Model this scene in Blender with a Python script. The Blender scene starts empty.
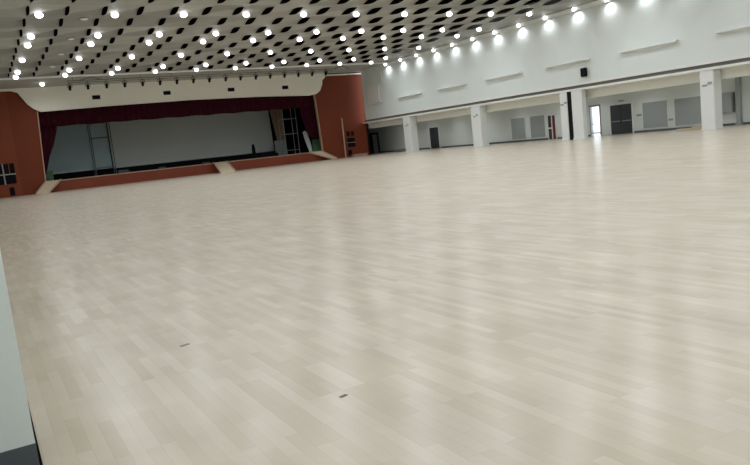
import bpy, bmesh, math, random
from mathutils import Vector, Matrix
random.seed(4)
C = bpy.context.scene.collection
SC = bpy.context.scene

# ------------------------------------------------------------------ camera
cd = bpy.data.cameras.new('camera'); cam = bpy.data.objects.new('camera', cd); C.objects.link(cam)
yaw, pitch, roll = .5145, .1316, .1068
fw = Vector((math.sin(yaw)*math.cos(pitch), math.cos(yaw)*math.cos(pitch), -math.sin(pitch)))
r0 = Vector((math.cos(yaw), -math.sin(yaw), 0)); u0 = r0.cross(fw)
rr = math.cos(roll)*r0 - math.sin(roll)*u0
uu = math.sin(roll)*r0 + math.cos(roll)*u0
M = Matrix((( rr.x, uu.x, -fw.x, 0), (rr.y, uu.y, -fw.y, 0), (rr.z, uu.z, -fw.z, 1.6), (0,0,0,1)))
cam.matrix_world = M
cd.sensor_width = 36; cd.lens = 686.29/750*36; cd.clip_start = .05; cd.clip_end = 400
SC.camera = cam

# ------------------------------------------------------------------ world, exposure
w = bpy.data.worlds.new('sky'); SC.world = w; w.use_nodes = True
w.node_tree.nodes['Background'].inputs[0].default_value = (.85, .93, 1, 1)
w.node_tree.nodes['Background'].inputs[1].default_value = 1.6
SC.view_settings.view_transform = 'Standard'; SC.view_settings.look = 'None'
SC.view_settings.gamma = 1; SC.view_settings.use_curve_mapping = False
SC.view_settings.exposure = 0.84
LAMP = 3.5         # ceiling diffuser strength
WLAMP = 4.0        # wall-washer diffuser strength
SPOT_W = 150.0     # watts of each ceiling lamp
WASH_W = 42.0      # watts of each wall washer

# ------------------------------------------------------------------ materials
def mat(name, col, rough=.6, spec=.5, metal=0, noise=.06, nscale=3., emit=None, bump=0):
    m = bpy.data.materials.new(name); m.use_nodes = True
    nt = m.node_tree; N = nt.nodes; L = nt.links; b = N['Principled BSDF']
    b.inputs['Roughness'].default_value = rough; b.inputs['Metallic'].default_value = metal
    b.inputs['Specular IOR Level'].default_value = spec
    tc = N.new('ShaderNodeTexCoord'); nz = N.new('ShaderNodeTexNoise')
    nz.inputs['Scale'].default_value = nscale; nz.inputs['Detail'].default_value = 4
    L.new(tc.outputs['Object'], nz.inputs['Vector'])
    mx = N.new('ShaderNodeMix'); mx.data_type = 'RGBA'
    mx.inputs[6].default_value = tuple(max(0, c*(1-noise)) for c in col)+(1,)
    mx.inputs[7].default_value = tuple(min(1, c*(1+noise)) for c in col)+(1,)
    L.new(nz.outputs['Fac'], mx.inputs[0]); L.new(mx.outputs[2], b.inputs['Base Color'])
    if bump:
        bp = N.new('ShaderNodeBump'); bp.inputs['Strength'].default_value = bump
        L.new(nz.outputs['Fac'], bp.inputs['Height']); L.new(bp.outputs[0], b.inputs['Normal'])
    if emit:
        b.inputs['Emission Color'].default_value = tuple(emit[:3])+(1,)
        b.inputs['Emission Strength'].default_value = emit[3]
    return m

M_WALL = mat('wall_paint', (.69, .74, .73), .75, .3, noise=.03, nscale=.5)
M_WALLC = mat('corridor_paint', (.68, .72, .70), .75, .3, noise=.03, nscale=.5)
M_TRIM = mat('white_trim', (.76, .77, .74), .5, .4, noise=.02)
M_BEAM = mat('cream_beam', (.78, .78, .72), .6, .4, noise=.03)
M_PILLAR = mat('pillar_paint', (.74, .77, .76), .5, .4, noise=.02)
M_CREAM = mat('cream_plaster', (.80, .78, .68), .6, .4, noise=.03, nscale=.6)
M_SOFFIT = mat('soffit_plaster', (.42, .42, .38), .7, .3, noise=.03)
M_DARK = mat('dark_void', (.006, .006, .008), .9, .1)
M_BLACK = mat('black_paint', (.008, .008, .009), .8, .15)
M_BLACKCLOTH = mat('black_cloth', (.008, .010, .010), .9, .1)
M_GROOVE = mat('dark_groove', (.17, .17, .165), .8, .2)
M_SKIRT = mat('grey_skirting', (.10, .115, .125), .4, .5)
M_RED = mat('terracotta_panel', (.17, .036, .014), .6, .2, noise=.12, nscale=.4)
M_RED2 = mat('terracotta_panel_light', (.20, .047, .020), .6, .2, noise=.12, nscale=.4)
M_STAGEFRONT = mat('stage_front_wood', (.19, .038, .016), .5, .3, noise=.2, nscale=.5)
M_CURTAIN = mat('burgundy_velvet', (.032, .0035, .009), .9, .1, noise=.25, nscale=2)
M_BACKDROP = mat('grey_backdrop', (.54, .57, .55), .8, .2, noise=.06, nscale=.3)
M_BACKDROP2 = mat('blue_grey_backdrop', (.44, .55, .58), .7, .2, noise=.08, nscale=.3)
M_STFLOOR = mat('stage_floor', (.03, .028, .025), .5, .4)
M_TAN = mat('tan_board', (.30, .20, .13), .7, .3)
M_RAMP = mat('pale_ramp', (.56, .46, .33), .6, .3, noise=.1)
M_COPING = mat('pale_coping', (.42, .29, .21), .5, .4, noise=.08)
M_METAL = mat('grey_metal', (.35, .37, .38), .4, .5, metal=.6)
M_STEEL = mat('pale_steel_tube', (.26, .30, .31), .5, .4)
M_CHAR = mat('charcoal_door', (.035, .042, .048), .45, .5)
M_BOARD = mat('grey_board', (.33, .36, .36), .35, .5, noise=.05)
M_GREEN = mat('green_cloth', (.12, .22, .13), .8, .2)
M_WHITECLOTH = mat('white_cloth', (.55, .60, .58), .8, .2)
M_MAROON = mat('maroon_door', (.18, .02, .03), .5, .4)
M_GLASSY = mat('lamp_housing', (.6, .6, .6), .4, .5)
M_LAMP = mat('lamp_diffuser', (.9, .9, .9), .4, .5, emit=(.97, .97, 1.0, LAMP))
M_WLAMP = mat('wall_lamp_diffuser', (.9, .9, .9), .4, .5, emit=(.93, .97, 1.0, WLAMP))
M_PIER = mat('pier_paint', (.74, .80, .77), .6, .3, noise=.02)
M_PATCH = mat('dark_knot_wood', (.10, .07, .05), .5, .4)
M_GLASS = bpy.data.materials.new('door_glass'); M_GLASS.use_nodes = True
_b = M_GLASS.node_tree.nodes['Principled BSDF']; _b.inputs['Transmission Weight'].default_value = 1
_b.inputs['Roughness'].default_value = .05; _b.inputs['IOR'].default_value = 1.02

def floor_mat():
    m = bpy.data.materials.new('maple_strip_floor'); m.use_nodes = True
    nt = m.node_tree; N = nt.nodes; L = nt.links; b = N['Principled BSDF']
    tc = N.new('ShaderNodeTexCoord'); mp = N.new('ShaderNodeMapping')
    mp.inputs['Rotation'].default_value = (0, 0, math.pi/2)
    L.new(tc.outputs['Object'], mp.inputs['Vector'])
    def brick(wd, h, off, c1, c2, mort, ms):
        br = N.new('ShaderNodeTexBrick'); br.offset = off; br.offset_frequency = 3; br.squash = 1
        br.inputs['Scale'].default_value = 1; br.inputs['Brick Width'].default_value = wd
        br.inputs['Row Height'].default_value = h; br.inputs['Mortar Size'].default_value = ms
        br.inputs['Mortar Smooth'].default_value = .3; br.inputs['Bias'].default_value = 0
        br.inputs['Color1'].default_value = c1; br.inputs['Color2'].default_value = c2
        br.inputs['Mortar'].default_value = mort
        L.new(mp.outputs[0], br.inputs['Vector']); return br
    b1 = brick(.66, .085, .37, (.545, .478, .382, 1), (.605, .55, .458, 1), (.50, .42, .345, 1), .001)
    b2 = brick(1.32, .17, .61, (.965, .95, .93, 1), (1.02, 1.02, 1.01, 1), (1, 1, 1, 1), .0)
    nz = N.new('ShaderNodeTexNoise'); nz.inputs['Scale'].default_value = 1.2; nz.inputs['Detail'].default_value = 3
    L.new(tc.outputs['Object'], nz.inputs['Vector'])
    mr = N.new('ShaderNodeMapRange'); mr.inputs[1].default_value = .3; mr.inputs[2].default_value = .7
    mr.inputs[3].default_value = .93; mr.inputs[4].default_value = 1.05
    L.new(nz.outputs['Fac'], mr.inputs[0])
    x1 = N.new('ShaderNodeMix'); x1.data_type = 'RGBA'; x1.blend_type = 'MULTIPLY'; x1.inputs[0].default_value = 1
    L.new(b1.outputs['Color'], x1.inputs[6]); L.new(b2.outputs['Color'], x1.inputs[7])
    v = N.new('ShaderNodeVectorMath'); v.operation = 'SCALE'
    L.new(x1.outputs[2], v.inputs[0]); L.new(mr.outputs[0], v.inputs['Scale'])
    L.new(v.outputs[0], b.inputs['Base Color'])
    b.inputs['Roughness'].default_value = .24
    b.inputs['Specular IOR Level'].default_value = .5
    return m
M_FLOOR = floor_mat()

def ceil_mat():
    m = bpy.data.materials.new('ceiling_panel'); m.use_nodes = True
    nt = m.node_tree; N = nt.nodes; L = nt.links; b = N['Principled BSDF']
    b.inputs['Roughness'].default_value = .6
    tc = N.new('ShaderNodeTexCoord'); mp = N.new('ShaderNodeMapping')
    mp.inputs['Location'].default_value = (-3.74, -42.42, 0)
    L.new(tc.outputs['Object'], mp.inputs[0])
    br = N.new('ShaderNodeTexBrick'); br.offset = .5; br.inputs['Scale'].default_value = 1
    br.inputs['Brick Width'].default_value = 3.84; br.inputs['Row Height'].default_value = 1.54
    br.inputs['Mortar Size'].default_value = .01
    br.inputs['Color1'].default_value = (.21, .21, .19, 1); br.inputs['Color2'].default_value = (.37, .37, .34, 1)
    br.inputs['Mortar'].default_value = (.24, .24, .21, 1)
    L.new(mp.outputs[0], br.inputs['Vector']); L.new(br.outputs['Color'], b.inputs['Base Color'])
    return m
M_CEIL = ceil_mat()

# ------------------------------------------------------------------ helpers
def box(bm, x0, x1, y0, y1, z0, z1):
    v = [bm.verts.new((x, y, z)) for x in (x0, x1) for y in (y0, y1) for z in (z0, z1)]
    for f in ((0,1,3,2), (4,6,7,5), (0,4,5,1), (2,3,7,6), (0,2,6,4), (1,5,7,3)):
        bm.faces.new([v[i] for i in f])
def bevbox(bm, x0, x1, y0, y1, z0, z1, bv=.02):
    b2 = bmesh.new(); box(b2, x0, x1, y0, y1, z0, z1)
    bmesh.ops.bevel(b2, geom=b2.edges[:], offset=bv, segments=2, affect='EDGES')
    me = bpy.data.meshes.new('tmp'); b2.to_mesh(me); bm.from_mesh(me); bpy.data.meshes.remove(me); b2.free()
def tube(bm, a, b, r, n=10, r2=None):
    a, b = Vector(a), Vector(b); d = (b-a).normalized()
    s = d.cross(Vector((0, 0, 1)));  s = Vector((1, 0, 0)) if s.length < 1e-4 else s.normalized()
    t = d.cross(s); r2 = r if r2 is None else r2
    A = [bm.verts.new(a+(s*math.cos(q)+t*math.sin(q))*r) for q in [2*math.pi*i/n for i in range(n)]]
    Bv = [bm.verts.new(b+(s*math.cos(q)+t*math.sin(q))*r2) for q in [2*math.pi*i/n for i in range(n)]]
    for i in range(n): bm.faces.new((A[i], A[(i+1) % n], Bv[(i+1) % n], Bv[i]))
    bm.faces.new(A[::-1]); bm.faces.new(Bv)
def lathe(bm, prof, n=16, c=(0, 0, 0)):
    rings = []
    for r, z in prof:
        if r < 1e-5: rings.append([bm.verts.new((c[0], c[1], c[2]+z))])
        else: rings.append([bm.verts.new((c[0]+r*math.cos(2*math.pi*i/n), c[1]+r*math.sin(2*math.pi*i/n), c[2]+z)) for i in range(n)])
    for A, B in zip(rings, rings[1:]):
        for i in range(n):
            j = (i+1) % n
            if len(A) == 1 and len(B) == 1: continue
            if len(A) == 1: bm.faces.new((A[0], B[j], B[i]))
            elif len(B) == 1: bm.faces.new((A[i], A[j], B[0]))
            else: bm.faces.new((A[i], A[j], B[j], B[i]))
def extrude_xz(bm, pts, y0, y1):
    A = [bm.verts.new((x, y0, z)) for x, z in pts]; B = [bm.verts.new((x, y1, z)) for x, z in pts]
    n = len(pts); bm.faces.new(A); bm.faces.new(B[::-1])
    for i in range(n): bm.faces.new((A[i], B[i], B[(i+1) % n], A[(i+1) % n]))
def obj(name, bm, m, parent=None, smooth=False):
    bmesh.ops.recalc_face_normals(bm, faces=bm.faces[:])
    me = bpy.data.meshes.new(name); bm.to_mesh(me); bm.free(); me.materials.append(m)
    if smooth:
        for f in me.polygons: f.use_smooth = True
    o = bpy.data.objects.new(name, me); C.objects.link(o)
    if parent:
        o.parent = parent; o.matrix_parent_inverse = Matrix.Translation(-parent.location)
    return o
def bobj(name, dims, m, parent=None, bv=0):
    bm = bmesh.new()
    for d in (dims if isinstance(dims[0], (tuple, list)) else [dims]):
        (bevbox(bm, *d, bv=bv) if bv else box(bm, *d))
    return obj(name, bm, m, parent)
def tag(o, label, cat, group=None):
    o['label'] = label; o['category'] = cat
    if group: o['group'] = group
    return o
def thing(name, label, cat, loc=(0, 0, 0), group=None):
    o = bpy.data.objects.new(name, None); C.objects.link(o); o.location = loc; o.empty_display_size = .2
    return tag(o, label, cat, group)
def struct(name, bm_or_dims, m):
    o = obj(name, bm_or_dims, m) if isinstance(bm_or_dims, bmesh.types.BMesh) else bobj(name, bm_or_dims, m)
    o['kind'] = 'structure'; return o
def dup(root, loc, label, group=None):
    r = root.copy(); C.objects.link(r); r.location = loc; r['label'] = label
    if group: r['group'] = group
    for ch in list(root.children):
        c = ch.copy(); C.objects.link(c); c.parent = r
        for g in ch.children:
            d = g.copy(); C.objects.link(d); d.parent = c
    return r
ORD = ['first','second','third','fourth','fifth','sixth','seventh','eighth','ninth','tenth','eleventh','twelfth','thirteenth',
       'fourteenth','fifteenth','sixteenth','seventeenth','eighteenth','nineteenth','twentieth','twenty-first','twenty-second','twenty-third','twenty-fourth']

W = 42.26       # hall side of the upper right wall
WB = 43.15      # back of the pillars / face of the beam
XC = 47.3       # far wall of the corridor
D = 75.0        # plane of the stage front
HC = 10.25      # ceiling
LH = 10.02      # bottom of the lamps
YB = -16.0

# ------------------------------------------------------------------ setting
struct('floor', (.075, XC+.2, YB, D+.3, -.2, 0), M_FLOOR)
struct('trim_1', (-.6, .075, YB, D, -.22, -.025), M_DARK)           # open expansion gap at the left wall
struct('wall_left', (-.7, -.4, YB, D+15, -.2, 12), M_WALL)
struct('wall_back', (-.7, XC+.4, YB-.3, YB, -.2, 12), M_WALL)

# ceiling: long strips whose edges bow up and down in turn, leaving lens-shaped openings
bm = bmesh.new()
P, Y0, Y1 = 3.08, 40.88, 67.3
XK = [3.74+1.92*k for k in range(19)]
ys = []
n = -20
while True:
    c = Y0+P*n
    for q in [-1.54] + [-1.15+2.3*i/12 for i in range(13)]:
        y = c+q
        if YB-.1 < y < Y1: ys.append(y)
    n += 1
    if c > Y1+P: break
ys = [YB]+ys+[Y1]
def lens(y):
    d = (y-Y0+P/2) % P - P/2
    return max(0, math.cos(math.pi*d/2.3)) if abs(d) < 1.15 else 0
def strip(x0, x1, le, re):
    T = [0, .1, .25, .5, .75, .9, 1]
    rows = []
    for y in ys:
        l = lens(y); row = []
        for t in T:
            z = HC + re*.17*l*t*t*t - le*.15*l*(1-t)**3
            x = x0+(x1-x0)*t + (le*.05*l if t == 0 else 0) - (re*.05*l if t == 1 else 0)
            row.append(bm.verts.new((x, y, z)))
        rows.append(row)
    for A, B in zip(rows, rows[1:]):
        for i in range(len(T)-1): bm.faces.new((A[i], A[i+1], B[i+1], B[i]))
strip(-.5, XK[0], 0, 1)
for a, b in zip(XK, XK[1:]): strip(a, b, 1, 1)
strip(XK[-1], W+.3, 1, 0)
ce = struct('ceiling', bm, M_CEIL)
struct('trim_2', [(-.7, XC+.4, YB-.3, Y1+.3, 11.6, 11.8), (-.4, XC+.4, Y1-.12, Y1, 10.26, 11.6)], M_DARK)     # dark void above the ceiling
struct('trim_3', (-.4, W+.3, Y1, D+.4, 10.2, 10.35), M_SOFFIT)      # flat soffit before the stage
struct('trim_4', (-.4, W, Y1-.12, Y1+.25, 10.12, 10.24), M_TRIM)

# right wall, upper part, cornice and groove
struct('wall_right', (W, W+.35, YB, 73.9, 4.45, 11.7), M_WALL)
struct('trim_5', [(W-.10, W+.1, YB, 73.9, 4.27, 4.46), (W-.04, W+.1, YB, 73.9, 3.88, 4.04)], M_TRIM)
struct('trim_6', (W+.04, W+.3, YB, 73.9, 4.0, 4.3), M_GROOVE)
struct('trim_7', (W-.32, W-.18, YB, Y1+1, 9.9, 10.2), M_TRIM)
struct('trim_8', [(W+.05, WB+.05, YB, D, 3.88, 4.0)], M_BEAM)
struct('wall_right_beam', [(WB, WB+.3, YB, D, 3.2, 3.95)], M_BEAM)
# corridor behind the pillars
bm = bmesh.new()
DY0, DY1 = 42.1, 43.2
box(bm, XC, XC+.3, YB, DY0, 0, 4); box(bm, XC, XC+.3, DY1, D+13, 0, 4); box(bm, XC, XC+.3, DY0, DY1, 2.6, 4)
struct('wall_corridor', bm, M_WALLC)
struct('trim_9', (WB+.3, XC+.3, YB, D+13, 3.75, 3.9), M_WALLC)
struct('trim_10', (W+.3, XC+.3, D+.3, D+13, -.2, 0), M_SKIRT)
struct('baseboard_corridor', [(XC-.03, XC, YB, 38.7, 0, .16), (XC-.03, XC, 43.3, 47.3, 0, .16), (XC-.03, XC, 48.4, 66, 0, .16), (XC-.03, XC, 68.1, 80, 0, .16)], M_SKIRT)
struct('wall_corridor_end', (W, XC+.3, D+13, D+13.2, 0, 4), M_WALLC)
struct('ground', (XC+.3, XC+30, 20, 70, -.25, -.05), mat('outdoor_paving', (.6, .6, .58), .8))

# panel recess at the stage end of the right wall
for i, (y0, y1, z0, z1) in enumerate([(69.2, 72.6, 8.15, 9.7), (70.2, 72.9, 6.2, 8.0)]):
    o = bobj('wall_access_panel', [(W-.05, W, y0, y1, z0, z1)], M_TRIM if i else M_WALLC, bv=.015)
    tag(o, ['grey rectangular panel high on the white wall beside the stage, under the ceiling',
            'white rectangular panel on the wall beside the stage, just below the grey one'][i], 'wall panel')

# ------------------------------------------------------------------ pillars
def pillar(y0, y1, label, sign=True, xb=WB-.06):
    t = thing('pillar', label, 'pillar', (W+.4, (y0+y1)/2, 0), 'white pillars along the right side')
    bobj('shaft', (W, xb, y0, y1, 0, 3.88), M_PILLAR, t, bv=.03)
    bobj('skirting', [(W-.02, xb+.02, y0-.02, y1+.02, 0, .12)], M_PILLAR, t)
    if sign:
        s = bobj('sign_plate', [(W-.03, W-.001, (y0+y1)/2-.38, (y0+y1)/2-.08, 2.95, 3.12)], M_BOARD, t)
        s = bobj('sign_plate', [(W-.03, W-.001, (y0+y1)/2-.02, (y0+y1)/2+.32, 2.85, 2.97)], M_BOARD, t)
pillar(64.25, 65.75, 'white pillar nearest the stage, on the right side')
pillar(52.1, 53.5, 'white pillar second from the stage, between the second and third bays')
pillar(40.95, 41.75, 'narrow white pillar on the stage side of the black vertical gap')
pillar(39.35, 40.48, 'white pillar on the near side of the black vertical gap', False, 42.72)
pillar(28.1, 29.1, 'white pillar with small grey signs, rightmost in the photo')
pillar(16.2, 17.2, 'white pillar beyond the right edge of the photo')
o = bobj('downpipe', [(W+.03, W+.3, 40.5, 40.93, 0, 3.88)], M_BLACK); tag(o, 'black vertical strip filling the gap between the paired pillars', 'gap cover')

# ------------------------------------------------------------------ corridor doors and boards
def door(n, y0, y1, z1, m, frame, bar=False):
    d = bpy.data.objects.new('door_%d' % n, None); C.objects.link(d); d.location = (XC, (y0+y1)/2, 0); d['kind'] = 'structure'
    bobj('door_frame', [(XC-.08, XC, y0-.12, y0, 0, z1+.12), (XC-.08, XC, y1, y1+.12, 0, z1+.12), (XC-.08, XC, y0, y1, z1, z1+.12)], frame, d)
    mid = (y0+y1)/2
    for a, b in ((y0, mid-.01), (mid+.01, y1)):
        l = bobj('door_leaf', (XC-.05, XC, a+.005, b-.005, .02, z1), m, d, bv=.006)
        if bar: bobj('push_bar', [(XC-.12, XC-.05, a+.12, b-.12, 1.05, 1.12)], M_METAL, l)
    return d
door(1, 38.75, 40.95, 2.45, M_CHAR, M_TRIM, True)
door(2, 66.1, 67.9, 2.45, M_CHAR, M_TRIM)
# door_3: half open, dark left leaf, pale frame, maroon leaf
d = bpy.data.objects.new('door_3', None); C.objects.link(d); d.location = (XC, 47.8, 0); d['kind'] = 'structure'
bobj('door_frame', [(XC-.1, XC, 47.3, 47.38, 0, 2.3), (XC-.1, XC, 48.32, 48.4, 0, 2.3), (XC-.1, XC, 47.3, 48.4, 2.22, 2.3), (XC-.1, XC, 47.78, 47.88, 0, 2.25)], M_TRIM, d)
bobj('door_leaf', (XC-.06, XC, 47.88, 48.32, .02, 2.22), M_CHAR, d)
bobj('door_leaf', (XC-.06, XC, 47.5, 47.78, .02, 2.22), M_MAROON, d)
bobj('kick_plate', [(XC-.09, XC-.06, 47.88, 48.32, 1.0, 1.12)], M_TRIM, d)
# door_4: dark door with white slit near the stage
d = bpy.data.objects.new('door_4', None); C.objects.link(d); d.location = (XC, 80.8, 0); d['kind'] = 'structure'
bobj('door_frame', [(XC-.1, XC, 79.9, 80.15, 0, 2.7), (XC-.1, XC, 81.5, 82.2, 0, 2.7), (XC-.1, XC, 80.1, 81.5, 2.5, 2.7)], M_CHAR, d)
bobj('door_leaf', (XC-.06, XC, 80.15, 81.5, 0, 2.5), M_TRIM, d)
# door_5: glazed exit full of daylight
d = bpy.data.objects.new('door_5', None); C.objects.link(d); d.location = (XC, 42.65, 0); d['kind'] = 'structure'
bobj('door_frame', [(XC-.06, XC+.1, DY0-.06, DY0+.05, 0, 2.68), (XC-.06, XC+.1, DY1-.05, DY1+.06, 0, 2.68), (XC-.06, XC+.1, DY0, DY1, 2.52, 2.68)], M_METAL, d)
bobj('door_bar', [(XC-.02, XC+.05, DY0+.05, DY1-.05, .98, 1.04), (XC-.02, XC+.05, DY0+.05, DY1-.05, .22, .3)], M_METAL, d)
bobj('glass', (XC+.01, XC+.03, DY0+.05, DY1-.05, .02, 2.52), M_GLASS, d)
for y0, y1, lb in [(35.4, 37.7, 'grey notice board on the corridor wall just right of the charcoal double door'),
                   (32.5, 34.75, 'grey notice board on the corridor wall beside the white pillar with signs'),
                   (51.5, 53.5, 'left grey notice board of the pair in the third bay from the stage'),
                   (48.8, 50.75, 'grey notice board beside the maroon door in the third bay')]:
    t = thing('notice_board', lb, 'notice board', (XC-.02, (y0+y1)/2, .25), 'grey boards on the corridor wall')
    bobj('board', (XC-.04, XC-.002, y0, y1, .3, 2.35), M_BOARD, t)
    bobj('frame', [(XC-.06, XC-.002, y0-.05, y0, .25, 2.4), (XC-.06, XC-.002, y1, y1+.05, .25, 2.4), (XC-.06, XC-.002, y0, y1, .25, .3), (XC-.06, XC-.002, y0, y1, 2.35, 2.4)], M_TRIM, t)
# small wall items
o = bobj('exit_sign', [(XC-.06, XC-.005, 39.55, 40.05, 2.68, 2.82)], M_METAL, bv=.01); tag(o, 'small grey sign box over the charcoal double door', 'sign')
o = bobj('wall_socket', [(XC-.04, XC-.002, 37.85, 38.3, 1.35, 1.5)], M_METAL, bv=.01); tag(o, 'grey switch plate between the charcoal door and the first board', 'switch')
o = bobj('wall_socket', [(XC-.04, XC-.002, 34.95, 35.35, .75, .9)], M_METAL, bv=.01); tag(o, 'grey switch plate between the two boards beside the signed pillar', 'switch')
o = bobj('wall_socket', [(XC-.04, XC-.002, 58.3, 58.6, .75, .95)], M_METAL, bv=.01); tag(o, 'small grey plate on the corridor wall of the second bay', 'switch')
# cabinet and dark post in the last bay
t = thing('wall_cabinet', 'grey wall cabinet hanging in the rightmost bay', 'cabinet', (XC-.2, 30.4, 1.0))
bobj('body', (XC-.35, XC-.002, 29.85, 31.1, .95, 2.35), M_METAL, t, bv=.02)
bobj('door', (XC-.38, XC-.35, 29.9, 31.05, 1.0, 2.3), M_BOARD, t, bv=.01)
o = bobj('post', [(XC-.3, XC-.002, 29.35, 29.65, 0, 3.7), (XC-.34, XC-.002, 29.3, 29.7, 0, .2)], M_BOARD); tag(o, 'dark grey corridor post beside the wall cabinet in the rightmost bay', 'post')
o = bobj('post', [(WB+.3, WB+.6, 65.8, 66.3, 0, 3.3), (WB+.28, WB+.62, 65.78, 66.32, 0, .2)], M_CHAR); tag(o, 'dark post behind the pillar nearest the stage', 'post')
o = bobj('post', [(WB+.3, WB+.6, 53.6, 54.1, 0, 3.2), (WB+.28, WB+.62, 53.58, 54.12, 0, .2)], M_CHAR); tag(o, 'dark upright strip behind the second pillar from the stage', 'post')  # plain dark upright box just behind the pillar
bm = bmesh.new(); bevbox(bm, WB+.9, WB+1.5, 29.6, 32.4, .0, .14, .02); bevbox(bm, WB+1.0, WB+1.4, 29.8, 31.2, .14, .24, .02)
tag(obj('timber_stack', bm, M_RAMP), 'low stack of pale boards on the floor behind the signed pillar', 'boards')
bm = bmesh.new(); bevbox(bm, 44.6, 45.3, 70.2, 71.6, 0, .35, .05)
tag(obj('cardboard_carton', bm, M_METAL), 'low grey carton on the corridor floor beside the stage', 'box')

# ------------------------------------------------------------------ ledges on the upper wall
def wedge_mesh(y0, y1):
    bm = bmesh.new()
    bevbox(bm, W-.34, W, y0, y1, 6.06, 6.18, .02)
    return bm
LED = [(69.4, 73.0), (61.45, 66.05), (53.7, 58.33), (45.95, 50.8), (38.3, 43.0), (30.5, 35.3), (22.8, 27.65)]
for i, (a, b) in enumerate(LED):
    t = thing('wall_ledge', 'white horizontal ledge on the upper right wall, %s from the stage' % ORD[i], 'ledge', (W-.15, (a+b)/2, 6.08), 'white ledges on the upper right wall')
    obj('shelf', wedge_mesh(a, b), M_TRIM, t)
    bm = bmesh.new()
    A = [bm.verts.new(p) for p in [(W, a+.3, 6.08), (W, b-.3, 6.08), (W-.22, b-.3, 6.08), (W-.22, a+.3, 6.08)]]
    Bm = [bm.verts.new(p) for p in [(W, (a+b)/2-.5, 5.86), (W, (a+b)/2+.5, 5.86), (W-.05, (a+b)/2+.4, 5.86), (W-.05, (a+b)/2-.4, 5.86)]]
    bm.faces.new(A); bm.faces.new(Bm)
    for k in range(4): bm.faces.new((A[k], A[(k+1) % 4], Bm[(k+1) % 4], Bm[k]))
    obj('bracket_or_shade', bm, M_WALL, t)  # wedge added under the shelf to imitate its triangular shade

# loudspeaker on the right wall
t = thing('wall_loudspeaker', 'black loudspeaker fixed high on the right wall above the paired pillars', 'loudspeaker', (W-.2, 38.74, 4.8))
bm = bmesh.new(); bevbox(bm, W-.4, W-.1, 38.5, 38.98, 4.82, 5.5, .04); obj('cabinet', bm, M_BLACK, t)
bobj('grille', (W-.43, W-.4, 38.54, 38.94, 4.87, 5.45), M_BLACK, t, bv=.01)
bm = bmesh.new(); tube(bm, (W-.14, 38.74, 5.2), (W, 38.74, 5.3), .04); obj('bracket_or_shade', bm, M_BLACK, t)

# ------------------------------------------------------------------ ceiling lights
def lamp_proto(name, cat, label, r, m, h, watts, size, tilt=0):
    t = thing(name, label, cat, (0, 0, 0))
    bm = bmesh.new(); lathe(bm, [(0, h), (r*.8, h), (r*.85, .03), (r*.7, -.01), (0, -.01)], 14); obj('housing', bm, M_GLASSY, t, True)
    bm = bmesh.new(); lathe(bm, [(r*.6, 0), (r, -.05), (r*1.12, -.13), (r*.95, -.21), (r*.5, -.265), (0, -.28)], 14); obj('diffuser', bm, m, t, True)
    ld = bpy.data.lights.new('lamp', 'SPOT'); ld.energy = watts; ld.spot_size = math.radians(size); ld.spot_blend = 1
    ld.shadow_soft_size = .03; ld.color = (.95, .98, 1)
    l = bpy.data.objects.new('lamp', ld); C.objects.link(l); l.parent = t; l.location = (0, 0, -.33); l.rotation_euler = (0, tilt, 0)
    return t
proto = lamp_proto('ceiling_light', 'ceiling light', '', .185, M_LAMP, HC-LH-.15, SPOT_W, 172)
LX = [4.248+3.841*i for i in range(10)]
LR = [n for n in range(8, -19, -1) if n % 5 in (0, 2, 3)]
first = True
for j, nrow in enumerate(LR):
    y = Y0+3.081*nrow
    for i, x in enumerate(LX):
        lb = 'round bright ceiling light, %s from the left in the %s' % (ORD[i], 'row nearest the stage' if j == 0 else ORD[j]+' row from the stage')
        if first: proto.location = (x, y, LH+.14); proto['label'] = lb; proto['group'] = 'ceiling lights in rows'; first = False
        else: dup(proto, (x, y, LH+.14), lb, 'ceiling lights in rows')
dup(proto, (6.7, 71.2, LH+.14), 'lone bright ceiling light on the soffit above the left of the stage', 'soffit light')
wp = lamp_proto('wall_washer_light', 'ceiling light', 'bright wall washer light on the right wall cornice, first from the stage', .10, M_WLAMP, .12, WASH_W, 150, -.4)
wp.location = (W-.44, 67.6, LH+.14); wp['group'] = 'wall washer lights along the right wall'
for i in range(1, 24):
    dup(wp, (W-.44, 67.6-3.157*i, LH+.14), 'bright wall washer light on the right wall cornice, %s from the stage' % ORD[i], 'wall washer lights along the right wall')
cl = lamp_proto('corridor_fill_light', 'ceiling light', 'added round fill light on the corridor ceiling behind the pillars, first from the stage', .12, M_WLAMP, .06, 45, 165)  # added lamps, hidden above the beam, to brighten the corridor
cl.location = (45.4, 72, 3.69); cl['group'] = 'added corridor fill lights'
for i in range(1, 14): dup(cl, (45.4, 72-5*i, 3.69), 'added round fill light on the corridor ceiling behind the pillars, %s from the stage' % ORD[i], 'added corridor fill lights')
for i in range(12):  # unseen washers added on the left to brighten the near pier
    dup(wp, (.25, 16.9-2.6*i, LH+.1), 'added fill light along the left wall top, out of view, %s' % ORD[i], 'added fill lights along the left wall')
# small pale ceiling discs
bm = bmesh.new(); lathe(bm, [(0, .05), (.2, .05), (.22, 0), (.12, -.03), (0, -.03)], 16)
dp = obj('ceiling_diffuser', bm, M_TRIM, None, True); dp.location = (6.75, 42.8, HC-.06)
tag(dp, 'small pale ceiling disc between the first two light columns, nearest the camera', 'ceiling vent', 'small pale ceiling discs')
for x, y, lb in [(6.75, 49.0, 'second from the camera'), (6.75, 55.1, 'third from the camera'), (6.75, 61.3, 'nearest the stage')]:
    c = dp.copy(); C.objects.link(c); c.location = (x, y, HC-.06); c['label'] = 'small pale ceiling disc between the first two light columns, '+lb

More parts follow.
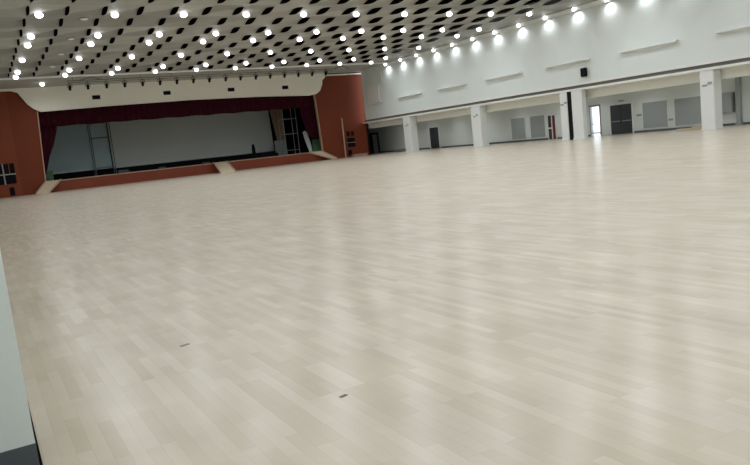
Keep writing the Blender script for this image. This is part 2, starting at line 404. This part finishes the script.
# ------------------------------------------------------------------ stage
S = D
t = thing('stage', 'raised stage with red-brown front and dark floor', 'stage', (21, S, 0))
bobj('stage_front', (5.9, 36.4, S, S+.2, 0, 1.02), M_STAGEFRONT, t)
bobj('coping', (5.9, 36.4, S-.04, S+.35, 1.02, 1.1), M_COPING, t)
bobj('stage_floor', (-.05, 42, S+.4, S+12.98, .9, 1.08), M_STFLOOR, t)
struct('wall_stage_back', (-.4, W+1, S+13, S+13.3, 0, 11), M_BLACKCLOTH)
struct('wall_stage_left', (-.4, -.1, S+.4, S+13, 0, 11), M_BLACKCLOTH)
struct('wall_stage_right', (W+.7, W+1, S+.4, S+13, 0, 11), M_BLACKCLOTH)
struct('ceiling_stage', (-.4, W+1, S+.4, S+13.2, 10.35, 10.6), M_BLACKCLOTH)

def grille(parent, x0, cols, z0, z1):
    pass
# left side panel
t = thing('stage_side_panel', 'red-brown wall panel left of the stage opening', 'wall panel', (3, S, 0), 'red-brown panels beside the stage')
bobj('panel', (-.38, 3.75, S, S+.35, 0, 10.2), M_RED2, t)
bm = bmesh.new(); extrude_xz(bm, [(3.75, 0), (5.9, 0), (5.98, 1.1), (6.25, 8.3), (6.1, 10.2), (3.75, 10.2)], S+.02, S+.35); obj('splayed_panel', bm, M_RED, t)
bm = bmesh.new(); extrude_xz(bm, [(5.86, 1.1), (5.96, 1.1), (6.28, 8.0), (6.18, 8.0)], S-.06, S+.3); obj('edge_trim', bm, M_COPING, t)
# dark grille of square openings
def win_grille(label, cells, small, mull):
    g = thing('wall_grille', label, 'grille', ((cells[0][0]+cells[-1][1])/2, S-.02, cells[0][2]))
    bobj('opening', [(a, b, S-.03, S-.003, c, d) for a, b, c, d in cells], M_DARK, g)
    if mull: bobj('mullion', mull, M_METAL, g)
    bobj('lower_vent', small, M_DARK, g)
win_grille('dark grille of square openings in the red panel left of the stage',
           [(1.7, 2.35, 2.25, 3.2), (2.5, 2.9, 2.25, 3.2), (3.0, 3.4, 2.25, 3.2), (1.7, 2.35, 1.25, 2.1), (2.5, 3.4, 1.25, 2.1)],
           [(2.68, 3.1, S-.03, S-.003, .12, .9)],
           [(1.6, 3.45, S-.06, S-.01, 2.12, 2.2), (2.37, 2.45, S-.06, S-.01, 1.2, 3.2)])
# right side panel
t = thing('stage_side_panel', 'red-brown wall panel right of the stage opening', 'wall panel', (39.4, S, 0), 'red-brown panels beside the stage')
bm = bmesh.new(); extrude_xz(bm, [(36.45, 0), (42.76, 0), (42.76, 10.0), (36.2, 10.0), (36.15, 7.5)], S, S+.35); obj('panel', bm, M_RED, t)
bm = bmesh.new(); extrude_xz(bm, [(36.4, 1.1), (36.5, 1.1), (36.22, 7.9), (36.12, 7.9)], S-.06, S+.3); obj('edge_trim', bm, M_COPING, t)
bobj('top_moulding', [(37.8, 42.7, S-.25, S, 9.9, 10.05)], M_CREAM, t)
bobj('corner_post', [(W-.03, W+.12, 73.905, 73.98, 4.46, 10.1)], M_TRIM, t)
win_grille('dark grille of square openings in the red panel right of the stage',
           [(39.9, 40.3, 2.55, 3.1), (40.5, 40.9, 2.55, 3.1), (39.9, 40.95, 1.2, 2.3)], [(39.85, 40.35, S-.03, S-.003, .2, .85)],
           [(39.85, 41.0, S-.06, S-.01, 1.72, 1.78)])
o = bobj('timber_plank', (39.3, 39.46, S-.2, S-.08, 0, 4.8), M_COPING, bv=.01); tag(o, 'tall pale timber batten standing against the right red panel', 'plank')
o = bobj('timber_platform', [(40.2, 42.0, S-.9, S-.1, .0, .22), (40.15, 42.05, S-.95, S-.06, .22, .28)], M_COPING); tag(o, 'low pale platform at the foot of the right red panel', 'platform')
# fascia above opening
FL = [(-.4, 10.2), (-.4, 10.0), (4.2, 9.98), (4.75, 9.8), (5.05, 9.3), (5.45, 8.65), (5.9, 8.2), (6.5, 7.85), (13, 8.0), (21, 8.08), (29, 7.97)]
FR = [(35.4, 7.72), (36.3, 7.85), (36.85, 8.2), (37.2, 8.9), (37.3, 9.4), (37.7, 9.75), (37.8, 10.2)]
t = thing('proscenium_fascia', 'cream curved fascia above the stage opening with small black openings', 'fascia', (21, S-.2, 7.8))
bm = bmesh.new(); extrude_xz(bm, FL+FR, S-.3, S-.05); obj('plate', bm, M_CREAM, t)
bm = bmesh.new(); extrude_xz(bm, [(6.5, 7.85), (13, 8.0), (21, 8.08), (29, 7.97), (35.4, 7.72), (35.4, 7.8), (29, 8.05), (21, 8.16), (13, 8.08), (6.5, 7.93)], S-.36, S-.3); obj('lip', bm, M_CREAM, t)
for x, z in [(11.76, 8.93), (18.86, 8.96), (25.92, 8.92), (32.4, 8.82)]:
    f = bobj('opening_frame', [(x-.48, x+.48, S-.34, S-.3, z-.3, z+.3)], M_TRIM, t)
    bobj('opening', (x-.38, x+.38, S-.36, S-.34, z-.2, z+.2), M_DARK, f)

# curtains
def cloth(name, cols, m, parent=None, y=S+.6, amp=.06, per=.55, nz=14):
    bm = bmesh.new(); prev = None
    for x, zt, zb, in cols:
        row = [bm.verts.new((x, y+amp*math.sin(2*math.pi*x/per), zt+(zb-zt)*k/nz)) for k in range(nz+1)]
        if prev:
            for k in range(nz): bm.faces.new((prev[k], row[k], row[k+1], prev[k+1]))
        prev = row
    o = obj(name, bm, m, parent, True); s = o.modifiers.new('s', 'SOLIDIFY'); s.thickness = .03
    return o
def lerp(tab, v):
    for (a, p), (b, q) in zip(tab, tab[1:]):
        if a <= v <= b: return p+(q-p)*(v-a)/(b-a)
    return tab[0][1] if v < tab[0][0] else tab[-1][1]
cols = [(x, 10.34, 6.42+.03*math.sin(x*2.1)) for x in [5.5+.11*i for i in range(287)]]
tag(cloth('valance', cols, M_CURTAIN, nz=4), 'long burgundy pelmet curtain hanging across the stage opening', 'curtain')
def leg(name, zx, side, label):
    bm = bmesh.new(); prev = None; n = 22
    for k in range(31):
        z = 10.34-(10.34-zx[0][0])*k/30; xi = lerp(zx, z)
        xo = 5.4 if side < 0 else 37.2
        row = []
        for i in range(n+1):
            u = i/n; x = xo+(xi-xo)*u
            row.append(bm.verts.new((x, S+1.0+.06*math.sin(u*2*math.pi*5), z)))
        if prev:
            for i in range(n): bm.faces.new((prev[i], prev[i+1], row[i+1], row[i]))
        prev = row
    o = obj(name, bm, M_CURTAIN, None, True); s = o.modifiers.new('s', 'SOLIDIFY'); s.thickness = .03
    tag(o, label, 'curtain', 'stage curtains')
leg('stage_curtain', [(1.85, 6.15), (2.4, 6.35), (3.5, 6.7), (4.7, 7.3), (6.0, 7.75), (7.4, 8.0)], -1, 'burgundy curtain gathered at the left edge of the stage opening')
leg('stage_curtain', [(2.55, 36.3), (2.75, 35.7), (3.4, 35.1), (4.6, 34.8), (6.3, 34.5), (7.4, 34.4)], 1, 'burgundy curtain swept to the right edge of the stage opening')

# backdrop
t = thing('backdrop', 'wide plain grey backdrop hanging at the back of the stage', 'backdrop', (22, S+9, 2))
bm = bmesh.new(); extrude_xz(bm, [(13.9, 1.8), (33.9, 1.7), (33.6, 10.34), (13.9, 10.34)], S+9, S+9.1); obj('screen', bm, M_BACKDROP, t)
bobj('bottom_batten', (13.9, 33.9, S+8.95, S+9, 1.7, 1.8), M_METAL, t)
t = thing('backdrop', 'blue-grey backdrop section at the left of the stage', 'backdrop', (10, S+9, 2))
bm = bmesh.new(); extrude_xz(bm, [(5.5, 1.85), (13.8, 1.8), (13.8, 10.34), (5.5, 10.34)], S+9, S+9.1); obj('screen', bm, M_BACKDROP2, t)
bobj('bottom_batten', (5.5, 13.8, S+8.95, S+9, 1.75, 1.85), M_METAL, t)
tag(bobj('black_masking_cloth', (5, 34, S+9.1, S+9.2, 1.08, 2.4), M_BLACKCLOTH), 'black cloth masking the gap under the grey backdrop', 'cloth')
bm = bmesh.new(); extrude_xz(bm, [(33.1, 8.2), (34.9, 8.2), (35.0, 3.0), (33.8, 3.0)], S+7.4, S+7.48)
tag(obj('tan_flat', bm, M_TAN), 'tan scenery board standing right of the grey backdrop', 'scenery board')
tag(bobj('grey_flat', (33.4, 35.0, S+7.4, S+7.48, 1.08, 3.0), M_BOARD, bv=.01), 'dim grey-green board below the tan scenery board', 'scenery board')

# scaffold towers
def scaffold(label, x0, x1, y0, y1, z1, rungs, m, r=.05):
    t = thing('scaffold_tower', label, 'scaffold', ((x0+x1)/2, (y0+y1)/2, 1.08), 'stage scaffold towers')
    for x in (x0, x1):
        for y in (y0, y1):
            bm = bmesh.new(); tube(bm, (x, y, 1.08), (x, y, z1), r); obj('upright', bm, m, t)
            bm = bmesh.new(); lathe(bm, [(0, 0), (.12, 0), (.12, .05), (0, .1)], 10, (x, y, 1.08)); obj('foot', bm, m, t)
    for z in rungs:
        bm = bmesh.new()
        tube(bm, (x0, y0, z), (x1, y0, z), r*.7); tube(bm, (x0, y1, z), (x1, y1, z), r*.7)
        tube(bm, (x0, y0, z), (x0, y1, z), r*.7); tube(bm, (x1, y0, z), (x1, y1, z), r*.7); obj('crossbar', bm, m, t)
scaffold('dark scaffold tower in front of the left part of the backdrop', 11.75, 13.85, S+7.2, S+8.5, 7.2, (1.9, 5.25, 6.9), M_SKIRT, .05)
scaffold('pale metal scaffold tower at the right of the stage', 33.55, 35.3, S+4.2, S+5.6, 7.2, (1.6, 3.6, 5.45, 7.0), M_STEEL, .055)
# cloths at the right edge of the stage
bm = bmesh.new()
extrude_xz(bm, [(35.0, 3.6), (35.35, 3.75), (35.6, 3.4), (35.9, 2.2), (36.0, 1.1), (35.6, 1.2), (35.3, 2.2)], S+2, S+2.1)
tag(obj('white_banner', bm, M_WHITECLOTH), 'white curved cloth standing at the right edge of the stage', 'cloth')
tag(bobj('green_screen_panel', (36.2, 38.2, S+2.2, S+2.3, 1.08, 2.6), M_GREEN, bv=.01), 'green panel behind the right curtain at stage floor', 'panel')
tag(bobj('green_screen_panel', (5.0, 7.0, S+3.4, S+3.5, 1.08, 2.1), M_GREEN, bv=.01), 'small green-grey panel at the left corner of the stage', 'panel')
# equipment on stage
bm = bmesh.new(); lathe(bm, [(0, 0), (.32, 0), (.30, .12), (.22, .6), (.22, 1.2), (.15, 1.6), (.06, 1.74), (0, 1.76)], 12, (29.6, S+5, 1.08))
tag(obj('covered_stand', bm, M_BLACKCLOTH, None, True), 'slim dark covered stand upright on the stage before the backdrop', 'stand')
bm = bmesh.new(); bevbox(bm, 30.2, 32.6, S+4.6, S+5.3, 1.08, 1.5, .05); bevbox(bm, 30.3, 30.8, S+4.7, S+5.2, 1.5, 1.62, .04)
tag(obj('flight_case', bm, M_BLACK), 'long low dark case on the stage right of the covered stand', 'case')
for x0, x1, h, lb in [(13.0, 14.2, .35, 'low grey case on the stage below the dark scaffold tower'), (17.2, 18.1, .22, 'small dark case near the stage edge, left of centre'), (22.0, 23.0, .2, 'small dark case near the stage edge, behind the middle ramp')]:
    bm = bmesh.new(); bevbox(bm, x0, x1, S+1.2, S+1.9, 1.08, 1.08+h*.6, .03); bevbox(bm, x0+.1, x1-.1, S+1.3, S+1.8, 1.08+h*.6, 1.08+h, .02)
    tag(obj('flight_case', bm, M_CHAR), lb, 'case')

# ramps
def ramp(label, tl, tr, bl, br):
    t = thing('stage_ramp', label, 'ramp', tuple((Vector(bl)+Vector(br))/2), 'pale ramps to the stage')
    bm = bmesh.new()
    P = [Vector(v) for v in (tl, tr, br, bl)]
    top = [bm.verts.new(p) for p in P]
    bot = [bm.verts.new((p.x, p.y, p.z-.12 if p.z > .5 else 0)) for p in P]
    bm.faces.new(top); bm.faces.new(bot[::-1])
    for i in range(4): bm.faces.new((top[i], bot[i], bot[(i+1) % 4], top[(i+1) % 4]))
    obj('deck', bm, M_RAMP, t)
    for a, b in ((P[0], P[3]), (P[1], P[2])):
        bm = bmesh.new(); up = Vector((0, 0, .03)); tube(bm, a+up, b+up, .06, 6); obj('edge_rail', bm, M_COPING, t)
ramp('pale ramp at the middle of the stage front', (22.9, S-.07, 1.14), (24.5, S-.07, 1.14), (21.7, 69.0, .06), (23.3, 69.0, .06))
ramp('pale ramp at the left end of the stage front', (5.95, S-.07, 1.14), (7.3, S-.07, 1.14), (4.75, 73.0, .06), (5.95, 73.0, .06))
ramp('narrow pale ramp at the right end of the stage front', (34.6, S-.07, 1.14), (36.2, S-.07, 1.14), (37.0, S-.9, .06), (38.0, S-.5, .06))

# ------------------------------------------------------------------ spotlight rail
t = thing('lighting_rail', 'dark lighting rail hung below the soffit in front of the stage', 'rail', (21, 68.5, 9.9))
bm = bmesh.new(); tube(bm, (8.5, 68.5, 9.92), (35.6, 68.5, 9.92), .04); tube(bm, (8.5, 68.5, 9.75), (35.6, 68.5, 9.75), .025); obj('bar', bm, M_GROOVE, t)
for x in range(9, 36, 3):
    bm = bmesh.new(); tube(bm, (x, 68.5, 9.9), (x, 68.5, 10.2), .025); obj('hanger', bm, M_GROOVE, t)
for x in (10.5, 36.6):
    bm = bmesh.new()
    pts = [(x-1.0, 9.9), (x-.5, 10.0), (x, 10.14), (x+.5, 10.0), (x+1.0, 9.9)]
    for a, b in zip(pts, pts[1:]): tube(bm, (a[0], 68.2, a[1]), (b[0], 68.2, b[1]), .05)
    for q in (-.7, .7): tube(bm, (x+q, 68.2, 9.9), (x+q, 68.5, 9.9), .04)
    obj('cable_bracket', bm, M_GROOVE, t)
sp = thing('spotlight', '', 'spotlight', (0, 0, 0))
bm = bmesh.new(); tube(bm, (0, .08, -.1), (0, -.1, .2), .11, 12, .14); tube(bm, (0, -.1, .2), (0, -.16, .3), .14, 12, .07); obj('can', bm, M_BLACK, sp, False)
bm = bmesh.new(); tube(bm, (-.2, -.05, .1), (-.2, -.05, .42), .02, 6); tube(bm, (.2, -.05, .1), (.2, -.05, .42), .02, 6); tube(bm, (-.2, -.05, .42), (.2, -.05, .42), .02, 6); tube(bm, (0, -.05, .42), (0, 0, .6), .03, 6); obj('yoke', bm, M_BLACK, sp)
sx = [8.67, 10.22, 11.86, 13.49, 15.14, 16.78, 18.4, 20.04, 21.66, 23.35, 24.93, 26.59, 28.18, 29.81, 31.42, 33.05, 34.69]
for i, x in enumerate(sx):
    lb = 'black spotlight hanging from the stage rail, %s from the left' % ORD[i]
    loc = (x, 68.5, 9.2+.012*i)
    if i == 0: sp.location = loc; sp['label'] = lb; sp['group'] = 'spotlights on the stage rail'
    else: dup(sp, loc, lb, 'spotlights on the stage rail')

# ------------------------------------------------------------------ near pier and floor marks
t = thing('wall_pier', 'white wall pier with grey skirting at the left edge, beside the camera', 'pier', (-.2, 4.5, 0))
bobj('shaft', (-.42, .055, 4.15, 4.6, 0, 10.1), M_PIER, t, bv=.004)
bobj('skirting', (-.42, .058, 4.143, 4.6, -.02, .152), M_SKIRT, t)
for x, y, l, wd, a, lb in [(1.36, 6.02, .10, .045, .0, 'small dark knot in the pale floor, left of centre'),
                          (1.82, 3.86, .075, .03, .0, 'small dark knot in the pale floor near the bottom centre')]:
    bm = bmesh.new(); bevbox(bm, -wd, wd, -l*.22, l*.22, 0, .0015, .0005)
    o = obj('floor_knot', bm, M_PATCH); o.location = (x, y, .0); o.rotation_euler = (0, 0, .3); tag(o, lb, 'floor mark')
